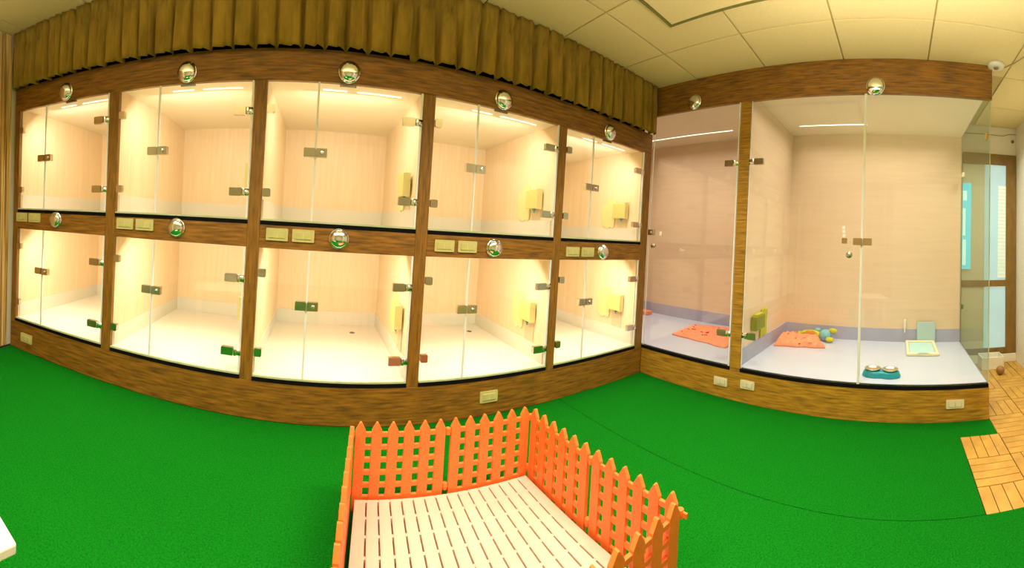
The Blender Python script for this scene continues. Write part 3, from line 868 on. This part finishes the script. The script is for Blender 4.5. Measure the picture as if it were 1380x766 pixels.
# ------------------------------------------------------------------ beyond the side glass
wt = empty('wash_basin_tray', 'small white plastic basin on the floor outside the side glass', 'basin', (1.10, -2.93, 0.0), 0)
part('basin', frame4(0.09, 0.11, 0.010, 0.006, 0.115).box(-0.09, 0.09, -0.11, 0.11, 0.0, 0.006), 'white_pl', wt, bevel=0.003)
tag(part('orange_ball', B().ball((0.86, -2.96, 0.040), 0.040), 'hook', None, True), 'small brown-orange ball on the floor by the white basin', 'ball')
sd = empty('smoke_detector', 'round white ceiling fitting beside the end of the wooden fascia', 'ceiling fitting', (-0.03, -2.66, CEIL - 0.0005))
part('base_ring', B().lathe([(0.058, 0.0), (0.060, -0.014), (0.050, -0.026), (0.020, -0.028), (0.018, -0.020)], 28, 'z'), 'white_pl', sd, True)
part('centre_cap', B().lathe([(0.017, -0.019), (0.017, -0.032), (0.010, -0.036), (0.001, -0.036)], 18, 'z'), 'hook', sd, True)
tag(part('ceiling_cable', B().tube([(-0.01, -2.73, CEIL - 0.004), (-0.10, -2.78, CEIL - 0.004), (-0.26, -2.84, CEIL - 0.004), (-0.5, -2.90, CEIL - 0.004)], 0.003), 'cable', None, True), 'thin cable running along the ceiling from the round fitting', 'cable')
tag(part('wall_cable', B().tube([(1.234, -2.66, 2.36), (1.234, -2.9, 2.365), (1.234, -3.08, 2.36), (1.234, -3.15, 2.385), (1.234, -3.225, 2.39)], 0.004), 'cable', None, True), 'thin cable along the far wall above the door', 'cable')
tag(part('wall_hook', B().lathe([(0.018, 1.2395), (0.018, 1.230), (0.008, 1.226), (0.008, 1.21), (0.001, 1.209)], 16, 'x', (0, -3.19, 2.31)), 'hook', None, True), 'small brown round hook on the far wall above the door', 'hook')

# ------------------------------------------------------------------ orange playpen
BL, BR, FR, FL = Vector((-2.300, -0.583, 0)), Vector((-1.523, -0.622, 0)), Vector((-1.492, -1.392, 0)), Vector((-2.425, -1.352, 0))
pen = empty('playpen', 'orange plastic picket playpen standing on the green carpet', 'playpen', (-1.93, -0.99, 0))
po = Vector((-1.93, -0.99, 0))
PP = 0.0645
me_picket = B().prism([(-0.0195, 0.0), (0.0195, 0.0), (0.0195, 0.1995), (0.0185, 0.2010), (0.0195, 0.2025), (0.0195, 0.311), (0.0195, 0.318), (0.003, 0.349), (-0.003, 0.349), (-0.0195, 0.318), (-0.0195, 0.311), (-0.0195, 0.2025), (-0.0185, 0.2010), (-0.0195, 0.1995)], -0.008, 0.008).mesh('picket', M['orange'])
me_rail = B().box(-0.1612, 0.1612, -0.0060, 0.0060, -0.0088, 0.0088).mesh('rail', M['orange'])
me_knob = B().lathe([(0.010, -0.012), (0.0115, 0.0), (0.010, 0.012)], 12, 'z').box(-0.024, 0.024, -0.004, 0.004, -0.007, 0.007).mesh('joint_knuckle', M['orange'])
def side(a, b, npan, lead=0.012):
    d = (b - a)
    Ltot = d.length
    dn = d.normalized()
    ang = math.atan2(dn.y, dn.x)
    pw = Ltot / npan
    sc_ = pw / (6 * PP)
    for k in range(npan):
        c = a + dn * (pw * (k + 0.5)) - po
        base = part('fence_panel', B().box(-0.170, 0.170, -0.009, 0.009, 0.0, 0.014), 'orange', pen, mx=T(c.x, c.y, 0, ang) @ Matrix.Scale(sc_, 4, (1, 0, 0)))
        for i in range(6):
            o = put('picket', me_picket, base, Matrix.Translation(((i - 2.5) * PP, 0, 0.0)), bevel=0.0025)
        for z in (0.302, 0.252, 0.202, 0.152, 0.102, 0.052):
            put('rail', me_rail, base, Matrix.Translation((0, 0, z)), bevel=0.002)
        put('joint_knuckle', me_knob, base, Matrix.Translation((3 * PP, 0, 0.300)))
        put('joint_knuckle', me_knob, base, Matrix.Translation((3 * PP, 0, 0.075)))
side(BL, BR, 2)
side(BR, FR, 2)
side(FR, FL, 2)
side(FL, BL, 2)

# slatted floor of the pen
gt = empty('slatted_floor', 'cream plastic slatted floor grate lying inside the orange playpen', 'floor grate', (-1.93, -0.99, 0))
i0 = lambda p, q, t: p.lerp(q, t)
gBL, gBR, gFR, gFL = Vector((-2.278, -0.603, 0)), Vector((-1.545, -0.640, 0)), Vector((-1.516, -1.372, 0)), Vector((-2.398, -1.334, 0))
for v in (gBL, gBR, gFR, gFL):
    v -= po
NS = 16
zt = 0.056
def slab(p0, p1, p2, p3, z0, z1):
    return B().quadbox([(p.x, p.y, z0) for p in (p0, p1, p2, p3)] + [(p.x, p.y, z1) for p in (p0, p1, p2, p3)])
for k in range(NS):
    a, b = k / NS + 0.0038, (k + 1) / NS - 0.0038
    if k == 0: a = 0
    if k == NS - 1: b = 1
    part('slat', slab(gFL.lerp(gFR, a), gFL.lerp(gFR, b), gBL.lerp(gBR, b), gBL.lerp(gBR, a), 0.034, zt), 'grate', gt, bevel=0.002)
NCR = 9
for j in range(NCR + 1):
    t0 = j / NCR * 0.985
    t1 = t0 + 0.016
    part('cross_bar', slab(gFL.lerp(gBL, t0), gFR.lerp(gBR, t0), gFR.lerp(gBR, t1), gFL.lerp(gBL, t1), 0.012, zt - 0.0025), 'grate', gt)
part('slot_fill', slab(gFL, gFL.lerp(gFR, 13.6 / NS), gBL.lerp(gBR, 13.6 / NS), gBL, 0.001, 0.0335), 'grate_base', gt)  # added under the slots to lighten them, cut short for dark ones at right

# low white table at the left edge
tb = empty('low_table', 'corner of a low off-white table at the lower left edge', 'table', (-3.02, -1.47, 0), R(-14))
part('table_top', B().box(-0.62, 0.0, -0.42, 0.0, 0.375, 0.40), 'table', tb, bevel=0.004)
for (x, yv) in ((-0.05, -0.05), (-0.57, -0.05), (-0.05, -0.37), (-0.57, -0.37)):
    part('leg', B().box(x - 0.018, x + 0.018, yv - 0.018, yv + 0.018, 0.0, 0.3745), 'table', tb)
